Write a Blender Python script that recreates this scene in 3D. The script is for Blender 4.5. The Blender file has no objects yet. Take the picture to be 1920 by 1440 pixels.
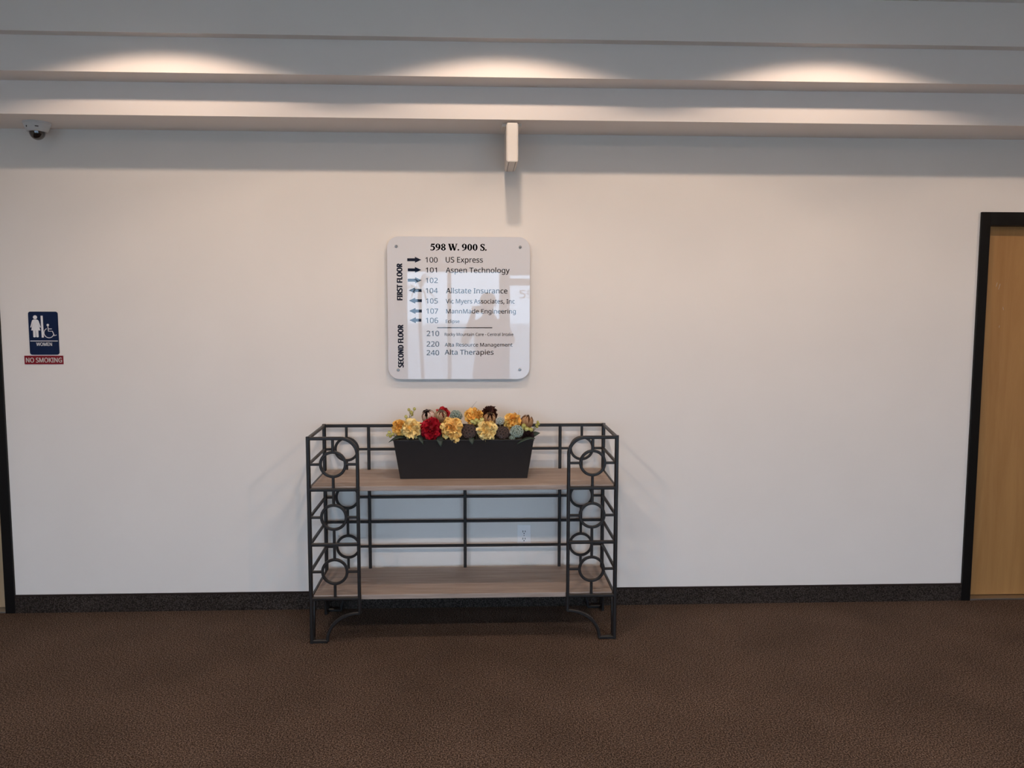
import bpy, bmesh, math, random, os
from mathutils import Vector, Matrix

# ------------------------------------------------------------------ camera, sky, exposure
scene = bpy.context.scene
col = scene.collection

def make_camera():
    pitch, yaw, roll, dist, height = 0.0927, 0.0433, 0.0022, 4.4988, 1.6692
    cp, sp, cy, sy = math.cos(pitch), math.sin(pitch), math.cos(yaw), math.sin(yaw)
    f = Vector((sy * cp, cy * cp, -sp)); r = Vector((cy, -sy, 0)); u = r.cross(f)
    r2 = r * math.cos(roll) + u * math.sin(roll); u2 = -r * math.sin(roll) + u * math.cos(roll)
    m = Matrix((r2, u2, -f)).transposed().to_4x4(); m.translation = Vector((0, -dist, height))
    cd = bpy.data.cameras.new('camera'); cd.sensor_width = 36; cd.lens = 1550 / 1920 * 36
    cd.clip_start = 0.01; cd.clip_end = 200
    co = bpy.data.objects.new('camera', cd); co.matrix_world = m; col.objects.link(co)
    scene.camera = co
make_camera()

SKY_COLOR, SKY_STRENGTH = (0.56, 0.745, 1.0), 8.0
LAMP_COLOR, LAMP_WATTS = (1.0, 0.765, 0.595), 38
w = bpy.data.worlds.new('sky'); scene.world = w; w.use_nodes = True
bg = w.node_tree.nodes['Background']; bg.inputs[0].default_value = (*SKY_COLOR, 1); bg.inputs[1].default_value = SKY_STRENGTH
scene.view_settings.view_transform = 'Standard'; scene.view_settings.look = 'None'
scene.view_settings.gamma = 1; scene.view_settings.use_curve_mapping = False
scene.view_settings.exposure = 0.0

rnd = random.Random(11)

# ------------------------------------------------------------------ materials
def new_mat(name):
    m = bpy.data.materials.new(name); m.use_nodes = True
    return m, m.node_tree.nodes, m.node_tree.links, m.node_tree.nodes['Principled BSDF']

def plain(name, c, rough=0.5, metal=0.0, coat=0.0, spec=0.5, var=0.06, scale=40, bump=0.0):
    m, n, l, b = new_mat(name)
    tc = n.new('ShaderNodeTexCoord'); no = n.new('ShaderNodeTexNoise'); no.inputs['Scale'].default_value = scale
    no.inputs['Detail'].default_value = 4
    l.new(tc.outputs['Object'], no.inputs['Vector'])
    rp = n.new('ShaderNodeValToRGB'); e = rp.color_ramp.elements
    e[0].position, e[1].position = 0.3, 0.7
    e[0].color = (*[x * (1 - var) for x in c], 1); e[1].color = (*[min(1, x * (1 + var)) for x in c], 1)
    l.new(no.outputs['Fac'], rp.inputs['Fac']); l.new(rp.outputs['Color'], b.inputs['Base Color'])
    b.inputs['Roughness'].default_value = rough; b.inputs['Metallic'].default_value = metal
    b.inputs['Coat Weight'].default_value = coat; b.inputs['Coat Roughness'].default_value = 0.01
    b.inputs['Specular IOR Level'].default_value = spec
    if bump:
        bp = n.new('ShaderNodeBump'); bp.inputs['Strength'].default_value = bump; bp.inputs['Distance'].default_value = 0.002
        l.new(no.outputs['Fac'], bp.inputs['Height']); l.new(bp.outputs['Normal'], b.inputs['Normal'])
    return m

def wood(name, c1, c2, stretch=(1.2, 26, 26), rough=0.5, scale=3.0, bump=0.1):
    m, n, l, b = new_mat(name)
    tc = n.new('ShaderNodeTexCoord'); mp = n.new('ShaderNodeMapping'); mp.inputs['Scale'].default_value = stretch
    no = n.new('ShaderNodeTexNoise'); no.inputs['Scale'].default_value = scale; no.inputs['Detail'].default_value = 8
    no.inputs['Roughness'].default_value = 0.65; no.inputs['Distortion'].default_value = 0.4
    l.new(tc.outputs['Object'], mp.inputs['Vector']); l.new(mp.outputs['Vector'], no.inputs['Vector'])
    rp = n.new('ShaderNodeValToRGB'); e = rp.color_ramp.elements; e[0].position, e[1].position = 0.32, 0.68
    e[0].color = (*c1, 1); e[1].color = (*c2, 1)
    l.new(no.outputs['Fac'], rp.inputs['Fac']); l.new(rp.outputs['Color'], b.inputs['Base Color'])
    b.inputs['Roughness'].default_value = rough
    bp = n.new('ShaderNodeBump'); bp.inputs['Strength'].default_value = bump; bp.inputs['Distance'].default_value = 0.001
    l.new(no.outputs['Fac'], bp.inputs['Height']); l.new(bp.outputs['Normal'], b.inputs['Normal'])
    return m

def carpet(name, c1, c2, c3, bump=0.9):
    m, n, l, b = new_mat(name)
    tc = n.new('ShaderNodeTexCoord')
    vo = n.new('ShaderNodeTexVoronoi'); vo.inputs['Scale'].default_value = 150
    no = n.new('ShaderNodeTexNoise'); no.inputs['Scale'].default_value = 170; no.inputs['Detail'].default_value = 3
    big = n.new('ShaderNodeTexNoise'); big.inputs['Scale'].default_value = 2.2; big.inputs['Detail'].default_value = 3
    for t in (vo, no, big): l.new(tc.outputs['Object'], t.inputs['Vector'])
    rp = n.new('ShaderNodeValToRGB'); e = rp.color_ramp.elements
    e[0].position = 0.38; e[0].color = (*c1, 1); e[1].position = 0.64; e[1].color = (*c3, 1)
    k = e.new(0.5); k.color = (*c2, 1)
    l.new(no.outputs['Fac'], rp.inputs['Fac'])
    mx = n.new('ShaderNodeMix'); mx.data_type = 'RGBA'; mx.blend_type = 'MULTIPLY'; mx.inputs[0].default_value = 1
    r2 = n.new('ShaderNodeValToRGB'); r2.color_ramp.elements[0].color = (0.82, 0.82, 0.82, 1); r2.color_ramp.elements[1].color = (1.1, 1.1, 1.1, 1)
    r2.color_ramp.elements[0].position = 0.3; r2.color_ramp.elements[1].position = 0.7
    l.new(big.outputs['Fac'], r2.inputs['Fac']); l.new(rp.outputs['Color'], mx.inputs[6]); l.new(r2.outputs['Color'], mx.inputs[7])
    l.new(mx.outputs[2], b.inputs['Base Color'])
    bp = n.new('ShaderNodeBump'); bp.inputs['Strength'].default_value = bump; bp.inputs['Distance'].default_value = 0.006
    ad = n.new('ShaderNodeMath'); ad.operation = 'ADD'; l.new(vo.outputs['Distance'], ad.inputs[0]); l.new(no.outputs['Fac'], ad.inputs[1])
    l.new(ad.outputs[0], bp.inputs['Height']); l.new(bp.outputs['Normal'], b.inputs['Normal'])
    b.inputs['Roughness'].default_value = 0.95; b.inputs['Specular IOR Level'].default_value = 0.1
    return m

def tinted(name, c1, c2, rough=0.6, stripe=None, sub=0.0):
    """colour runs from c1 to c2 with the per-petal tint stored on the mesh"""
    m, n, l, b = new_mat(name)
    at = n.new('ShaderNodeAttribute'); at.attribute_name = 'tint'
    rp = n.new('ShaderNodeValToRGB'); e = rp.color_ramp.elements
    e[0].color = (*c1, 1); e[1].color = (*c2, 1)
    l.new(at.outputs['Fac'], rp.inputs['Fac'])
    out = rp.outputs['Color']
    if stripe:
        tc = n.new('ShaderNodeTexCoord'); wv = n.new('ShaderNodeTexWave'); wv.inputs['Scale'].default_value = 70
        wv.inputs['Distortion'].default_value = 6; wv.inputs['Detail'].default_value = 2
        l.new(tc.outputs['Object'], wv.inputs['Vector'])
        r2 = n.new('ShaderNodeValToRGB'); r2.color_ramp.elements[0].position = 0.1; r2.color_ramp.elements[1].position = 0.45
        l.new(wv.outputs['Fac'], r2.inputs['Fac'])
        mx = n.new('ShaderNodeMix'); mx.data_type = 'RGBA'; mx.inputs[6].default_value = (*stripe, 1)
        l.new(r2.outputs['Color'], mx.inputs[0]); l.new(out, mx.inputs[7]); out = mx.outputs[2]
    l.new(out, b.inputs['Base Color']); b.inputs['Roughness'].default_value = rough
    b.inputs['Specular IOR Level'].default_value = 0.25
    return m

def glass_mat():
    m = bpy.data.materials.new('window glass'); m.use_nodes = True; n, l = m.node_tree.nodes, m.node_tree.links; n.clear()
    o = n.new('ShaderNodeOutputMaterial'); mx = n.new('ShaderNodeMixShader'); t = n.new('ShaderNodeBsdfTransparent'); g = n.new('ShaderNodeBsdfGlossy')
    fr = n.new('ShaderNodeFresnel'); fr.inputs[0].default_value = 1.45; g.inputs['Roughness'].default_value = 0.0
    t.inputs[0].default_value = (0.93, 0.96, 0.96, 1)
    l.new(fr.outputs[0], mx.inputs[0]); l.new(t.outputs[0], mx.inputs[1]); l.new(g.outputs[0], mx.inputs[2]); l.new(mx.outputs[0], o.inputs[0])
    return m

def emit_mat(name, c, s):
    m, n, l, b = new_mat(name); b.inputs['Emission Color'].default_value = (*c, 1); b.inputs['Emission Strength'].default_value = s
    return m

M = dict(
    wall=plain('warm white wall paint', (0.80, 0.755, 0.71), 0.7, spec=0.3, var=0.012, scale=3, bump=0.02),
    soffit=plain('soffit paint', (0.87, 0.805, 0.765), 0.7, spec=0.3, var=0.01, scale=3),
    ceil=plain('ceiling paint', (0.80, 0.78, 0.76), 0.8, spec=0.2, var=0.01, scale=3),
    carpet=carpet('brown loop carpet', (0.026, 0.016, 0.012), (0.092, 0.062, 0.046), (0.23, 0.160, 0.122)),
    base=carpet('dark carpet base', (0.015, 0.0115, 0.010), (0.036, 0.028, 0.024), (0.075, 0.060, 0.052), 0.6),
    base_cap=plain('dark binding tape', (0.022, 0.014, 0.012), 0.8, spec=0.2),
    frame=plain('black painted door frame', (0.0045, 0.0040, 0.0038), 0.45, spec=0.2),
    door=wood('honey birch veneer', (0.33, 0.158, 0.050), (0.43, 0.228, 0.080), (6, 6, 0.5), 0.42, 2.0, 0.03),
    door2=wood('pale birch veneer', (0.44, 0.30, 0.17), (0.54, 0.38, 0.23), (6, 6, 0.5), 0.42, 2.0, 0.03),
    alu=plain('brushed aluminium', (0.42, 0.40, 0.38), 0.35, 1.0),
    iron=plain('black brown wrought iron', (0.0130, 0.0108, 0.0104), 0.40, 0.0, spec=0.38, var=0.15, scale=90),
    shelf=wood('weathered grey brown wood', (0.245, 0.185, 0.152), (0.41, 0.325, 0.275), (1.0, 16, 16), 0.55, 3.2, 0.15),
    planter=plain('matt dark bronze metal', (0.0165, 0.0130, 0.0125), 0.45, 0.0, spec=0.32, var=0.08, scale=30),
    foam=plain('dark floral foam', (0.02, 0.025, 0.015), 0.95),
    acrylic=plain('white backed glossy acrylic', (0.70, 0.70, 0.73), 0.02, spec=0.62, var=0.004, scale=4),
    ink=plain('black print', (0.010, 0.011, 0.014), 0.02, spec=0.62, var=0.02),
    navy=plain('navy print', (0.008, 0.014, 0.034), 0.02, spec=0.62, var=0.02),
    steel=plain('steel screw', (0.30, 0.29, 0.28), 0.3, 1.0),
    blue=plain('navy blue sign plastic', (0.0040, 0.0130, 0.052), 0.5, spec=0.2, var=0.03),
    white=plain('white raised plastic', (0.78, 0.77, 0.78), 0.5, var=0.01),
    red=plain('dark red sign plastic', (0.20, 0.006, 0.014), 0.5, spec=0.2, var=0.03),
    pale=plain('pale worn lettering', (0.55, 0.50, 0.47), 0.6, var=0.2, scale=300),
    outlet=plain('white outlet plastic', (0.88, 0.87, 0.87), 0.35, var=0.01),
    dark=plain('dark slot', (0.01, 0.01, 0.012), 0.6),
    cream=plain('cream thermoplastic', (0.84, 0.77, 0.70), 0.45, var=0.01),
    camw=plain('light grey camera housing', (0.62, 0.62, 0.62), 0.4, var=0.02),
    dome=plain('smoked camera dome', (0.006, 0.006, 0.008), 0.04, coat=1.0, spec=0.6),
    glass=glass_mat(), storefront=plain('dark bronze aluminium', (0.045, 0.04, 0.036), 0.4, 0.3),
    vinyl=plain('pale grey vinyl lettering', (0.35, 0.34, 0.36), 0.6),
    stone=plain('pale concrete paving', (0.50, 0.49, 0.47), 0.9, var=0.12, scale=2),
    asphalt=plain('pale grey car park concrete', (0.46, 0.46, 0.47), 0.95, var=0.12, scale=0.6),
    grass=plain('lawn', (0.24, 0.29, 0.15), 0.95, var=0.3, scale=12),
    stucco=plain('pale stucco', (0.52, 0.47, 0.41), 0.9, var=0.05, scale=2),
    lens=emit_mat('lamp lens', (1, 0.85, 0.68), 6.0),
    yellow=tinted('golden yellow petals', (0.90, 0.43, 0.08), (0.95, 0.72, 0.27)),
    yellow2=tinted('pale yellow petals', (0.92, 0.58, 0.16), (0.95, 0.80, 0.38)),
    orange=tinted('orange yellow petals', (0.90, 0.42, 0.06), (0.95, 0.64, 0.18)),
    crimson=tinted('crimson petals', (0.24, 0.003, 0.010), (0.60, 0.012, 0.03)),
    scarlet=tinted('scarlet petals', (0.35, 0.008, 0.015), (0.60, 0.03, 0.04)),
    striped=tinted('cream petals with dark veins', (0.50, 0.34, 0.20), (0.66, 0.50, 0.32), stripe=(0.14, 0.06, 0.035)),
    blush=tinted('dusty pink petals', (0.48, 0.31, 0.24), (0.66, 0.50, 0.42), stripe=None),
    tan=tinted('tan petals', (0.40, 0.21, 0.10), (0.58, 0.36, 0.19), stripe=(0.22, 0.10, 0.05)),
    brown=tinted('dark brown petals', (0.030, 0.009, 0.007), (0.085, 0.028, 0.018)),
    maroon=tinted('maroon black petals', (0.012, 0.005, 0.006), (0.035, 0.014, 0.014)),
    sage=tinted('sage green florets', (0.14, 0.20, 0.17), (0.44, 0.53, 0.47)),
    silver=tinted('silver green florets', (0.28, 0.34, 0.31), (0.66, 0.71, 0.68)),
    pod=plain('dark brown lotus pod', (0.018, 0.009, 0.008), 0.6, var=0.25, scale=120),
    podrim=plain('brown pod rims', (0.10, 0.056, 0.046), 0.6),
    pit=plain('black brown pod pits', (0.006, 0.003, 0.003), 0.8),
    berry=tinted('yellow green berries', (0.36, 0.33, 0.07), (0.60, 0.56, 0.22)),
    stem=plain('olive stem', (0.12, 0.11, 0.04), 0.7), wire=plain('dry grass blade', (0.10, 0.07, 0.05), 0.7),
    leaf=plain('dark green leaf', (0.018, 0.036, 0.026), 0.55, var=0.25, scale=50),
    skin=plain('skin', (0.50, 0.32, 0.24), 0.55), hair=plain('short dark hair', (0.03, 0.02, 0.015), 0.7),
    jacket=plain('dark grey jacket', (0.045, 0.045, 0.05), 0.85, var=0.15), jeans=plain('dark blue jeans', (0.025, 0.03, 0.05), 0.85, var=0.15),
    shoe=plain('black shoe', (0.012, 0.012, 0.012), 0.5), phone=plain('black phone glass', (0.01, 0.01, 0.012), 0.15),
    blade=plain('green strap leaf', (0.045, 0.10, 0.03), 0.45, var=0.3, scale=20), bark=plain('cane trunk', (0.20, 0.15, 0.10), 0.9, var=0.2, scale=40),
    pot=plain('dark clay pot', (0.05, 0.035, 0.03), 0.6), soil=plain('soil', (0.02, 0.014, 0.01), 0.95),
)

# ------------------------------------------------------------------ mesh helpers
class MB:
    def __init__(s): s.v, s.f, s.t, s.tint = [], [], [], 0.5
    def add(s, vs, fs):
        o = len(s.v); s.v += [Vector(v) for v in vs]; s.t += [s.tint] * len(vs); s.f += [tuple(i + o for i in f) for f in fs]; return s
    def box(s, a, b, ch=0.0):
        (x0, y0, z0), (x1, y1, z1) = a, b
        if ch:
            bm = bmesh.new(); bmesh.ops.create_cube(bm, size=1)
            for v in bm.verts: v.co = Vector(((x0 + x1) / 2 + v.co.x * (x1 - x0), (y0 + y1) / 2 + v.co.y * (y1 - y0), (z0 + z1) / 2 + v.co.z * (z1 - z0)))
            bmesh.ops.bevel(bm, geom=bm.edges[:], offset=ch, segments=2, affect='EDGES', profile=0.6)
            bm.verts.index_update(); r = s.add([v.co.copy() for v in bm.verts], [[v.index for v in f.verts] for f in bm.faces]); bm.free(); return r
        vs = [(x, y, z) for z in (z0, z1) for y in (y0, y1) for x in (x0, x1)]
        return s.add(vs, [(0, 2, 3, 1), (4, 5, 7, 6), (0, 1, 5, 4), (2, 6, 7, 3), (0, 4, 6, 2), (1, 3, 7, 5)])
    def sweep(s, pts, section, up=None, closed=False, cap=True):
        """section: list of (a,b) or function of the position along the path"""
        pts = [Vector(p) for p in pts]; n = len(pts); rows = []
        prev = None
        for i, p in enumerate(pts):
            if closed: t = pts[(i + 1) % n] - pts[i - 1]
            else: t = pts[min(i + 1, n - 1)] - pts[max(i - 1, 0)]
            t.normalize()
            ref = Vector(up) if up else (prev if prev else (Vector((0, 0, 1)) if abs(t.z) < 0.9 else Vector((0, 1, 0))))
            a = ref.cross(t); a.normalize(); b = t.cross(a); prev = b if not up else None
            sec = section(i / max(1, n - 1)) if callable(section) else section
            rows.append([p + a * x + b * y for x, y in sec])
        k = len(rows[0]); vs = [v for r in rows for v in r]; fs = []
        for i in range(n if closed else n - 1):
            for j in range(k):
                q, j2 = (i + 1) % n, (j + 1) % k
                fs.append((i * k + j, i * k + j2, q * k + j2, q * k + j))
        if cap and not closed: fs += [tuple(range(k))[::-1], tuple((n - 1) * k + j for j in range(k))]
        return s.add(vs, fs)
    def tube(s, pts, r, k=8, **kw):
        rr = r if callable(r) else (lambda t: r)
        return s.sweep(pts, lambda t: [(math.cos(2 * math.pi * j / k) * rr(t), math.sin(2 * math.pi * j / k) * rr(t)) for j in range(k)], **kw)
    def lathe(s, prof, k=24, mat=None, cap=True):
        vs, fs = [], []
        for r, z in prof:
            for j in range(k): vs.append(Vector((r * math.cos(2 * math.pi * j / k), r * math.sin(2 * math.pi * j / k), z)))
        for i in range(len(prof) - 1):
            for j in range(k):
                j2 = (j + 1) % k; fs.append((i * k + j, i * k + j2, (i + 1) * k + j2, (i + 1) * k + j))
        if cap: fs += [tuple(range(k))[::-1], tuple((len(prof) - 1) * k + j for j in range(k))]
        if mat: vs = [mat @ v for v in vs]
        return s.add(vs, fs)
    def ball(s, c, r, k=8, m=5, sc=(1, 1, 1)):
        prof = [(math.sin(math.pi * i / m) * r * (1 if 0 < i < m else 0.02) + (0.0005 if i in (0, m) else 0), -math.cos(math.pi * i / m) * r) for i in range(m + 1)]
        return s.lathe(prof, k, Matrix.Translation(c) @ Matrix.Diagonal((*sc, 1)))
    def prism(s, pts, y0, y1):
        """outline in x,z extruded between y0 (front) and y1"""
        n = len(pts)
        return s.add([(x, y0, z) for x, z in pts] + [(x, y1, z) for x, z in pts],
                     [tuple(range(n)), tuple(range(2 * n - 1, n - 1, -1))] + [(i, i + n, (i + 1) % n + n, (i + 1) % n) for i in range(n)])
    def build(s, name, mat, parent=None, smooth=False, label=None, tint=False, fix=True):
        me = bpy.data.meshes.new(name); me.from_pydata(s.v, [], s.f)
        if fix:
            bm = bmesh.new(); bm.from_mesh(me); bmesh.ops.recalc_face_normals(bm, faces=bm.faces[:]); bm.to_mesh(me); bm.free()
        if smooth:
            me.polygons.foreach_set('use_smooth', [True] * len(me.polygons))
        if tint:
            a = me.attributes.new('tint', 'FLOAT', 'POINT'); a.data.foreach_set('value', s.t)
        me.materials.append(mat); me.update()
        return link(name, me, parent, label)

def link(name, me, parent=None, label=None):
    o = bpy.data.objects.new(name, me); col.objects.link(o)
    if parent: o.parent = parent; o.matrix_parent_inverse = Matrix.Translation(parent.location).inverted()
    if label: o['label'] = label
    return o
def tag(o, label, cat, group=None):
    o['label'] = label; o['category'] = cat
    if group: o['group'] = group
    return o
def thing(name, loc, label, cat, group=None):
    o = bpy.data.objects.new(name, None); o.location = loc; o.empty_display_size = 0.05; col.objects.link(o)
    return tag(o, label, cat, group)
def struct(o, label=None):
    o['kind'] = 'structure'
    if label: o['label'] = label
    return o
def sq(w, h=None, c=0.22):
    h = h or w; a, b, k = w / 2, h / 2, min(w, h) * c
    return [(a - k, -b), (a, -b + k), (a, b - k), (a - k, b), (-a + k, b), (-a, b - k), (-a, -b + k), (-a + k, -b)]

# fonts: the humanist sans that ships with Blender, else the built-in one
def load_font():
    try:
        p = os.path.join(bpy.utils.system_resource('DATAFILES', path='fonts'), 'NotoSansHebrew-Regular.woff2')
        if os.path.exists(p): return bpy.data.fonts.load(p)
    except Exception: pass
    return None
FONT = load_font()
def raw_text(body, bold=0.0, spacing=1.0):
    cu = bpy.data.curves.new('lettering', 'FONT'); cu.body = body; cu.offset = bold; cu.resolution_u = 3; cu.space_character = spacing
    if FONT: cu.font = FONT
    ob = bpy.data.objects.new('lettering', cu); col.objects.link(ob); bpy.context.view_layer.update()
    me = bpy.data.meshes.new_from_object(ob.evaluated_get(bpy.context.evaluated_depsgraph_get()))
    bpy.data.objects.remove(ob); bpy.data.curves.remove(cu)
    return me
_caps = {}
def text(body, x0, x1, zb, cap, y, mat, parent, bold=0.0, rot=False, name='lettering', spacing=1.0):
    """flat lettering facing -Y, fitted to the width x0..x1 and the cap height"""
    me = raw_text(body, 0.0, spacing)
    if 0 not in _caps: _caps[0] = max(v.co.y for v in raw_text('H').vertices)
    xs = [v.co.x for v in me.vertices]; a, b = min(xs), max(xs)
    for v in me.vertices:
        u = (v.co.x - a) / (b - a) * (x1 - x0); t = v.co.y / _caps[0] * cap
        v.co = Vector((x0 - t, y, zb + u)) if rot else Vector((x0 + u, y, zb + t))
    bm = bmesh.new(); bm.from_mesh(me); bmesh.ops.recalc_face_normals(bm, faces=bm.faces[:])
    for f in bm.faces:
        if f.normal.y > 0: f.normal_flip()
    if bold:                                  # heavier weight: the glyphs once more, a little to each side
        src = bm.faces[:]
        for k, (du, dt) in enumerate(((-1, 0), (1, 0), (-0.5, 0.5), (0.5, 0.5), (-0.5, -0.5), (0.5, -0.5))):
            g = bmesh.ops.duplicate(bm, geom=src)['geom']; sh = Vector((dt, 0, du)) if rot else Vector((du, 0, dt))
            bmesh.ops.translate(bm, vec=sh * bold - Vector((0, 0.00004 * (k + 1), 0)), verts=[e for e in g if isinstance(e, bmesh.types.BMVert)])
    bm.to_mesh(me); bm.free()
    me.materials.clear(); me.materials.append(mat)
    return link(name, me, parent)

# ------------------------------------------------------------------ the setting
XL, XR, YF, ZC = -4.6, 5.2, -6.5, 3.10
struct(MB().box((XL, YF, -0.05), (XR, 0.12, 0)).build('floor', M['carpet']), 'brown speckled loop pile carpet floor')
struct(MB().box((XL, YF - 0.2, ZC), (XR, 0.12, ZC + 0.1)).build('ceiling', M['ceil']), 'plain white ceiling')
wl = MB()
wl.box((XL, 0, 0), (-3.545, 0.12, 2.60)); wl.box((-3.545, 0, 2.145), (-2.515, 0.12, 2.60)); wl.box((-2.515, 0, 0), (2.774, 0.12, 2.60))
wl.box((2.774, 0, 2.145), (3.79, 0.12, 2.60)); wl.box((3.79, 0, 0), (XR, 0.12, 2.60))
wl.box((XL, 0.12, 0), (XR, 0.2, 2.60))  # unseen backing added behind the doors to keep sky light from leaking in
struct(wl.build('wall_back', M['wall']), 'warm white painted lobby wall with two door openings')
struct(MB().box((XL - 0.1, YF, 0), (XL, 0.12, ZC)).build('wall_left', M['wall']))
struct(MB().box((XR, YF, 0), (XR + 0.1, 0.12, ZC)).build('wall_right', M['wall']))
struct(MB().box((XL, -0.339, 2.586), (XR, 0.12, 2.742)).build('trim_1', M['soffit']), 'lowest step of the stepped soffit above the wall')
struct(MB().box((XL, -0.507, 2.742), (XR, 0.12, 2.901)).build('trim_2', M['soffit']), 'middle step of the stepped soffit')
struct(MB().box((XL, -0.566, 2.901), (XR, 0.12, ZC)).build('trim_3', M['soffit']), 'topmost step of the stepped soffit meeting the ceiling')
for nm, x0, x1 in (('baseboard_back', -2.515, 2.774), ('baseboard_back', XL, -3.545), ('baseboard_back', 3.79, XR)):
    b = struct(MB().box((x0, -0.010, 0), (x1, 0, 0.092)).build(nm, M['base']), 'dark carpeted base strip along the foot of the wall')
    MB().box((x0, -0.011, 0.092), (x1, 0, 0.100), 0.0).build('binding_strip', M['base_cap'], b)

def wood_door(name, x0, x1, mat, label):
    """x0..x1 outer faces of the frame"""
    d = bpy.data.objects.new(name, None); d.location = ((x0 + x1) / 2, 0, 0); col.objects.link(d); struct(d, label)
    t = 0.052
    for a, b in ((x0, x0 + t), (x1 - t, x1)):
        MB().box((a, -0.014, 0), (b, 0.12, 2.195), 0.002).build('door_jamb', M['frame'], d)
    MB().box((x0 + t, -0.014, 2.195 - 0.072), (x1 - t, 0.12, 2.195), 0.002).build('door_header', M['frame'], d)
    MB().box((x0 + t + 0.002, 0.050, 0.012), (x1 - t - 0.002, 0.095, 2.1225), 0.001).build('door_leaf', mat, d)
    MB().box((x0 + t, -0.01, 0.0), (x1 - t, 0.11, 0.010), 0.002).build('threshold', M['alu'], d)
    return d
d1 = wood_door('door_1', 2.773, 3.791, M['door'], 'honey birch door in a black frame at the right edge')
for x, z, dz, dx in ((2.915, 1.79, 0.022, 0.006), (2.930, 1.775, 0.03, 0.008), (2.965, 1.66, 0.016, -0.004), (2.945, 1.56, 0.012, 0.003)):
    MB().tube([(x, 0.0495, z), (x + dx, 0.0495, z + dz)], 0.0009, 5).build('scratch', M['pale'], d1)
wood_door('door_2', -3.546, -2.514, M['door2'], 'pale birch door in a black frame at the left edge')

# street wall behind the camera with its glazing and two added daylight windows
wf = MB()
for x0, x1, z0, z1 in ((XL, -3.5, 0, ZC), (-3.5, -1.4, 0, 0.45), (-3.5, -1.4, 2.18, ZC), (-1.4, -0.96, 0, ZC), (-0.96, 3.1, 2.18, ZC), (3.1, XR, 0, ZC)):
    wf.box((x0, YF - 0.2, z0), (x1, YF, z1))
struct(wf.build('wall_front', M['wall']), 'street side wall of the lobby around the glazing')
def glazing(name, x0, x1, z0, z1, mulls, rails=(), label=None, w=0.05):
    g = bpy.data.objects.new(name, None); g.location = ((x0 + x1) / 2, YF - 0.1, z0); col.objects.link(g); struct(g, label)
    ya, yb = YF - 0.13, YF - 0.04
    xs = [x0] + list(mulls) + [x1]; zs = [z0] + list(rails) + [z1]
    for x in xs:
        xa = min(max(x - w / 2, x0), x1 - w); MB().box((xa, ya, z0), (xa + w, yb, z1), 0.003).build('mullion', M['storefront'], g)
    for i in range(len(xs) - 1):
        a = x0 + w if i == 0 else xs[i] + w / 2; b = x1 - w if i == len(xs) - 2 else xs[i + 1] - w / 2
        for z in zs:
            za = min(max(z - w / 2, z0), z1 - w); MB().box((a, ya + 0.005, za), (b, yb - 0.005, za + w), 0.003).build('rail', M['storefront'], g)
        for j in range(len(zs) - 1):
            MB().box((a, YF - 0.09, zs[j] + w / 2), (b, YF - 0.084, zs[j + 1] - w / 2)).build('pane', M['glass'], g)
    return g
g1 = glazing('window_1', -0.96, 0.355, 0, 2.18, (-0.355,), label='bronze framed street window behind the camera')
glazing('added_window_right', 1.36, 3.1, 0, 2.18, (2.2,), label='added bronze framed daylight window beside the glass entrance door')  # unseen window added to bring more daylight onto the lobby wall
glazing('added_window_left', -3.5, -1.4, 0.45, 2.18, (-2.45,), label='added bronze framed daylight window with a raised sill')  # also added: extra glazing for daylight from the other side
g3 = glazing('door_3', 0.355, 1.36, 0, 2.18, (), (2.0,), label='glass entrance door with a transom', w=0.09)
text('598', 0.575, 0.86, 1.79, 0.105, YF - 0.082, M['vinyl'], g3, 0.003, name='street_number')
text('Suite', -0.80, -0.62, 1.335, 0.05, YF - 0.082, M['vinyl'], g1, name='suite_lettering')
struct(MB().box((-30, -9.0, -0.25), (30, YF - 0.2, -0.12)).build('pavement', M['stone']), 'pale concrete pavement outside the windows')
struct(MB().box((-30, -11.5, -0.27), (30, -9.0, -0.10)).build('lawn_strip', M['grass']), 'strip of lawn outside the windows')
struct(MB().box((-60, -90, -0.30), (30, -11.5, -0.20)).build('street', M['asphalt']), 'pale car park surface outside the windows')

# ------------------------------------------------------------------ recessed lamps along the wall, and an added fill row in the lobby
LX = (-1.425, 0.12, 1.66, 3.75)
LAMPS = [(x, -1.15, LAMP_WATTS, 142) for x in LX] + [(x, -3.35, LAMP_WATTS * 2.15, 170) for x in (-1.425, 0.12, 1.66)]  # second row is added as warm fill for soffit, wall and carpet
for i, (x, ly, watts, cone) in enumerate(LAMPS):
    lab = ['recessed ceiling downlight above the left third of the wall', 'recessed ceiling downlight above the directory board',
           'recessed ceiling downlight above the right third of the wall', 'recessed ceiling downlight above the honey birch door',
           'added fill downlight out in the lobby on the left', 'added fill downlight out in the middle of the lobby', 'added fill downlight out in the lobby on the right'][i]
    t = thing('recessed_or_fill_lamp', (x, ly, ZC), lab, 'ceiling light', 'row of recessed downlights')
    R = Matrix.Translation((x, ly, ZC))
    MB().lathe([(0.062, -0.002), (0.085, -0.002), (0.083, -0.009), (0.064, -0.011)], 32, R, cap=False).build('trim_ring', M['white'], t, True)
    MB().lathe([(0.060, -0.006), (0.040, -0.008), (0.0005, -0.009)], 32, R).build('lens', M['lens'], t, True)
    ld = bpy.data.lights.new('lamp', 'SPOT'); ld.energy = watts; ld.color = LAMP_COLOR
    ld.spot_size = math.radians(cone); ld.spot_blend = 0.16 if cone < 150 else 0.3; ld.shadow_soft_size = 0.035
    lo = bpy.data.objects.new('lamp', ld); col.objects.link(lo); lo.parent = t; lo.location = (0, 0, -0.02)

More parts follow.
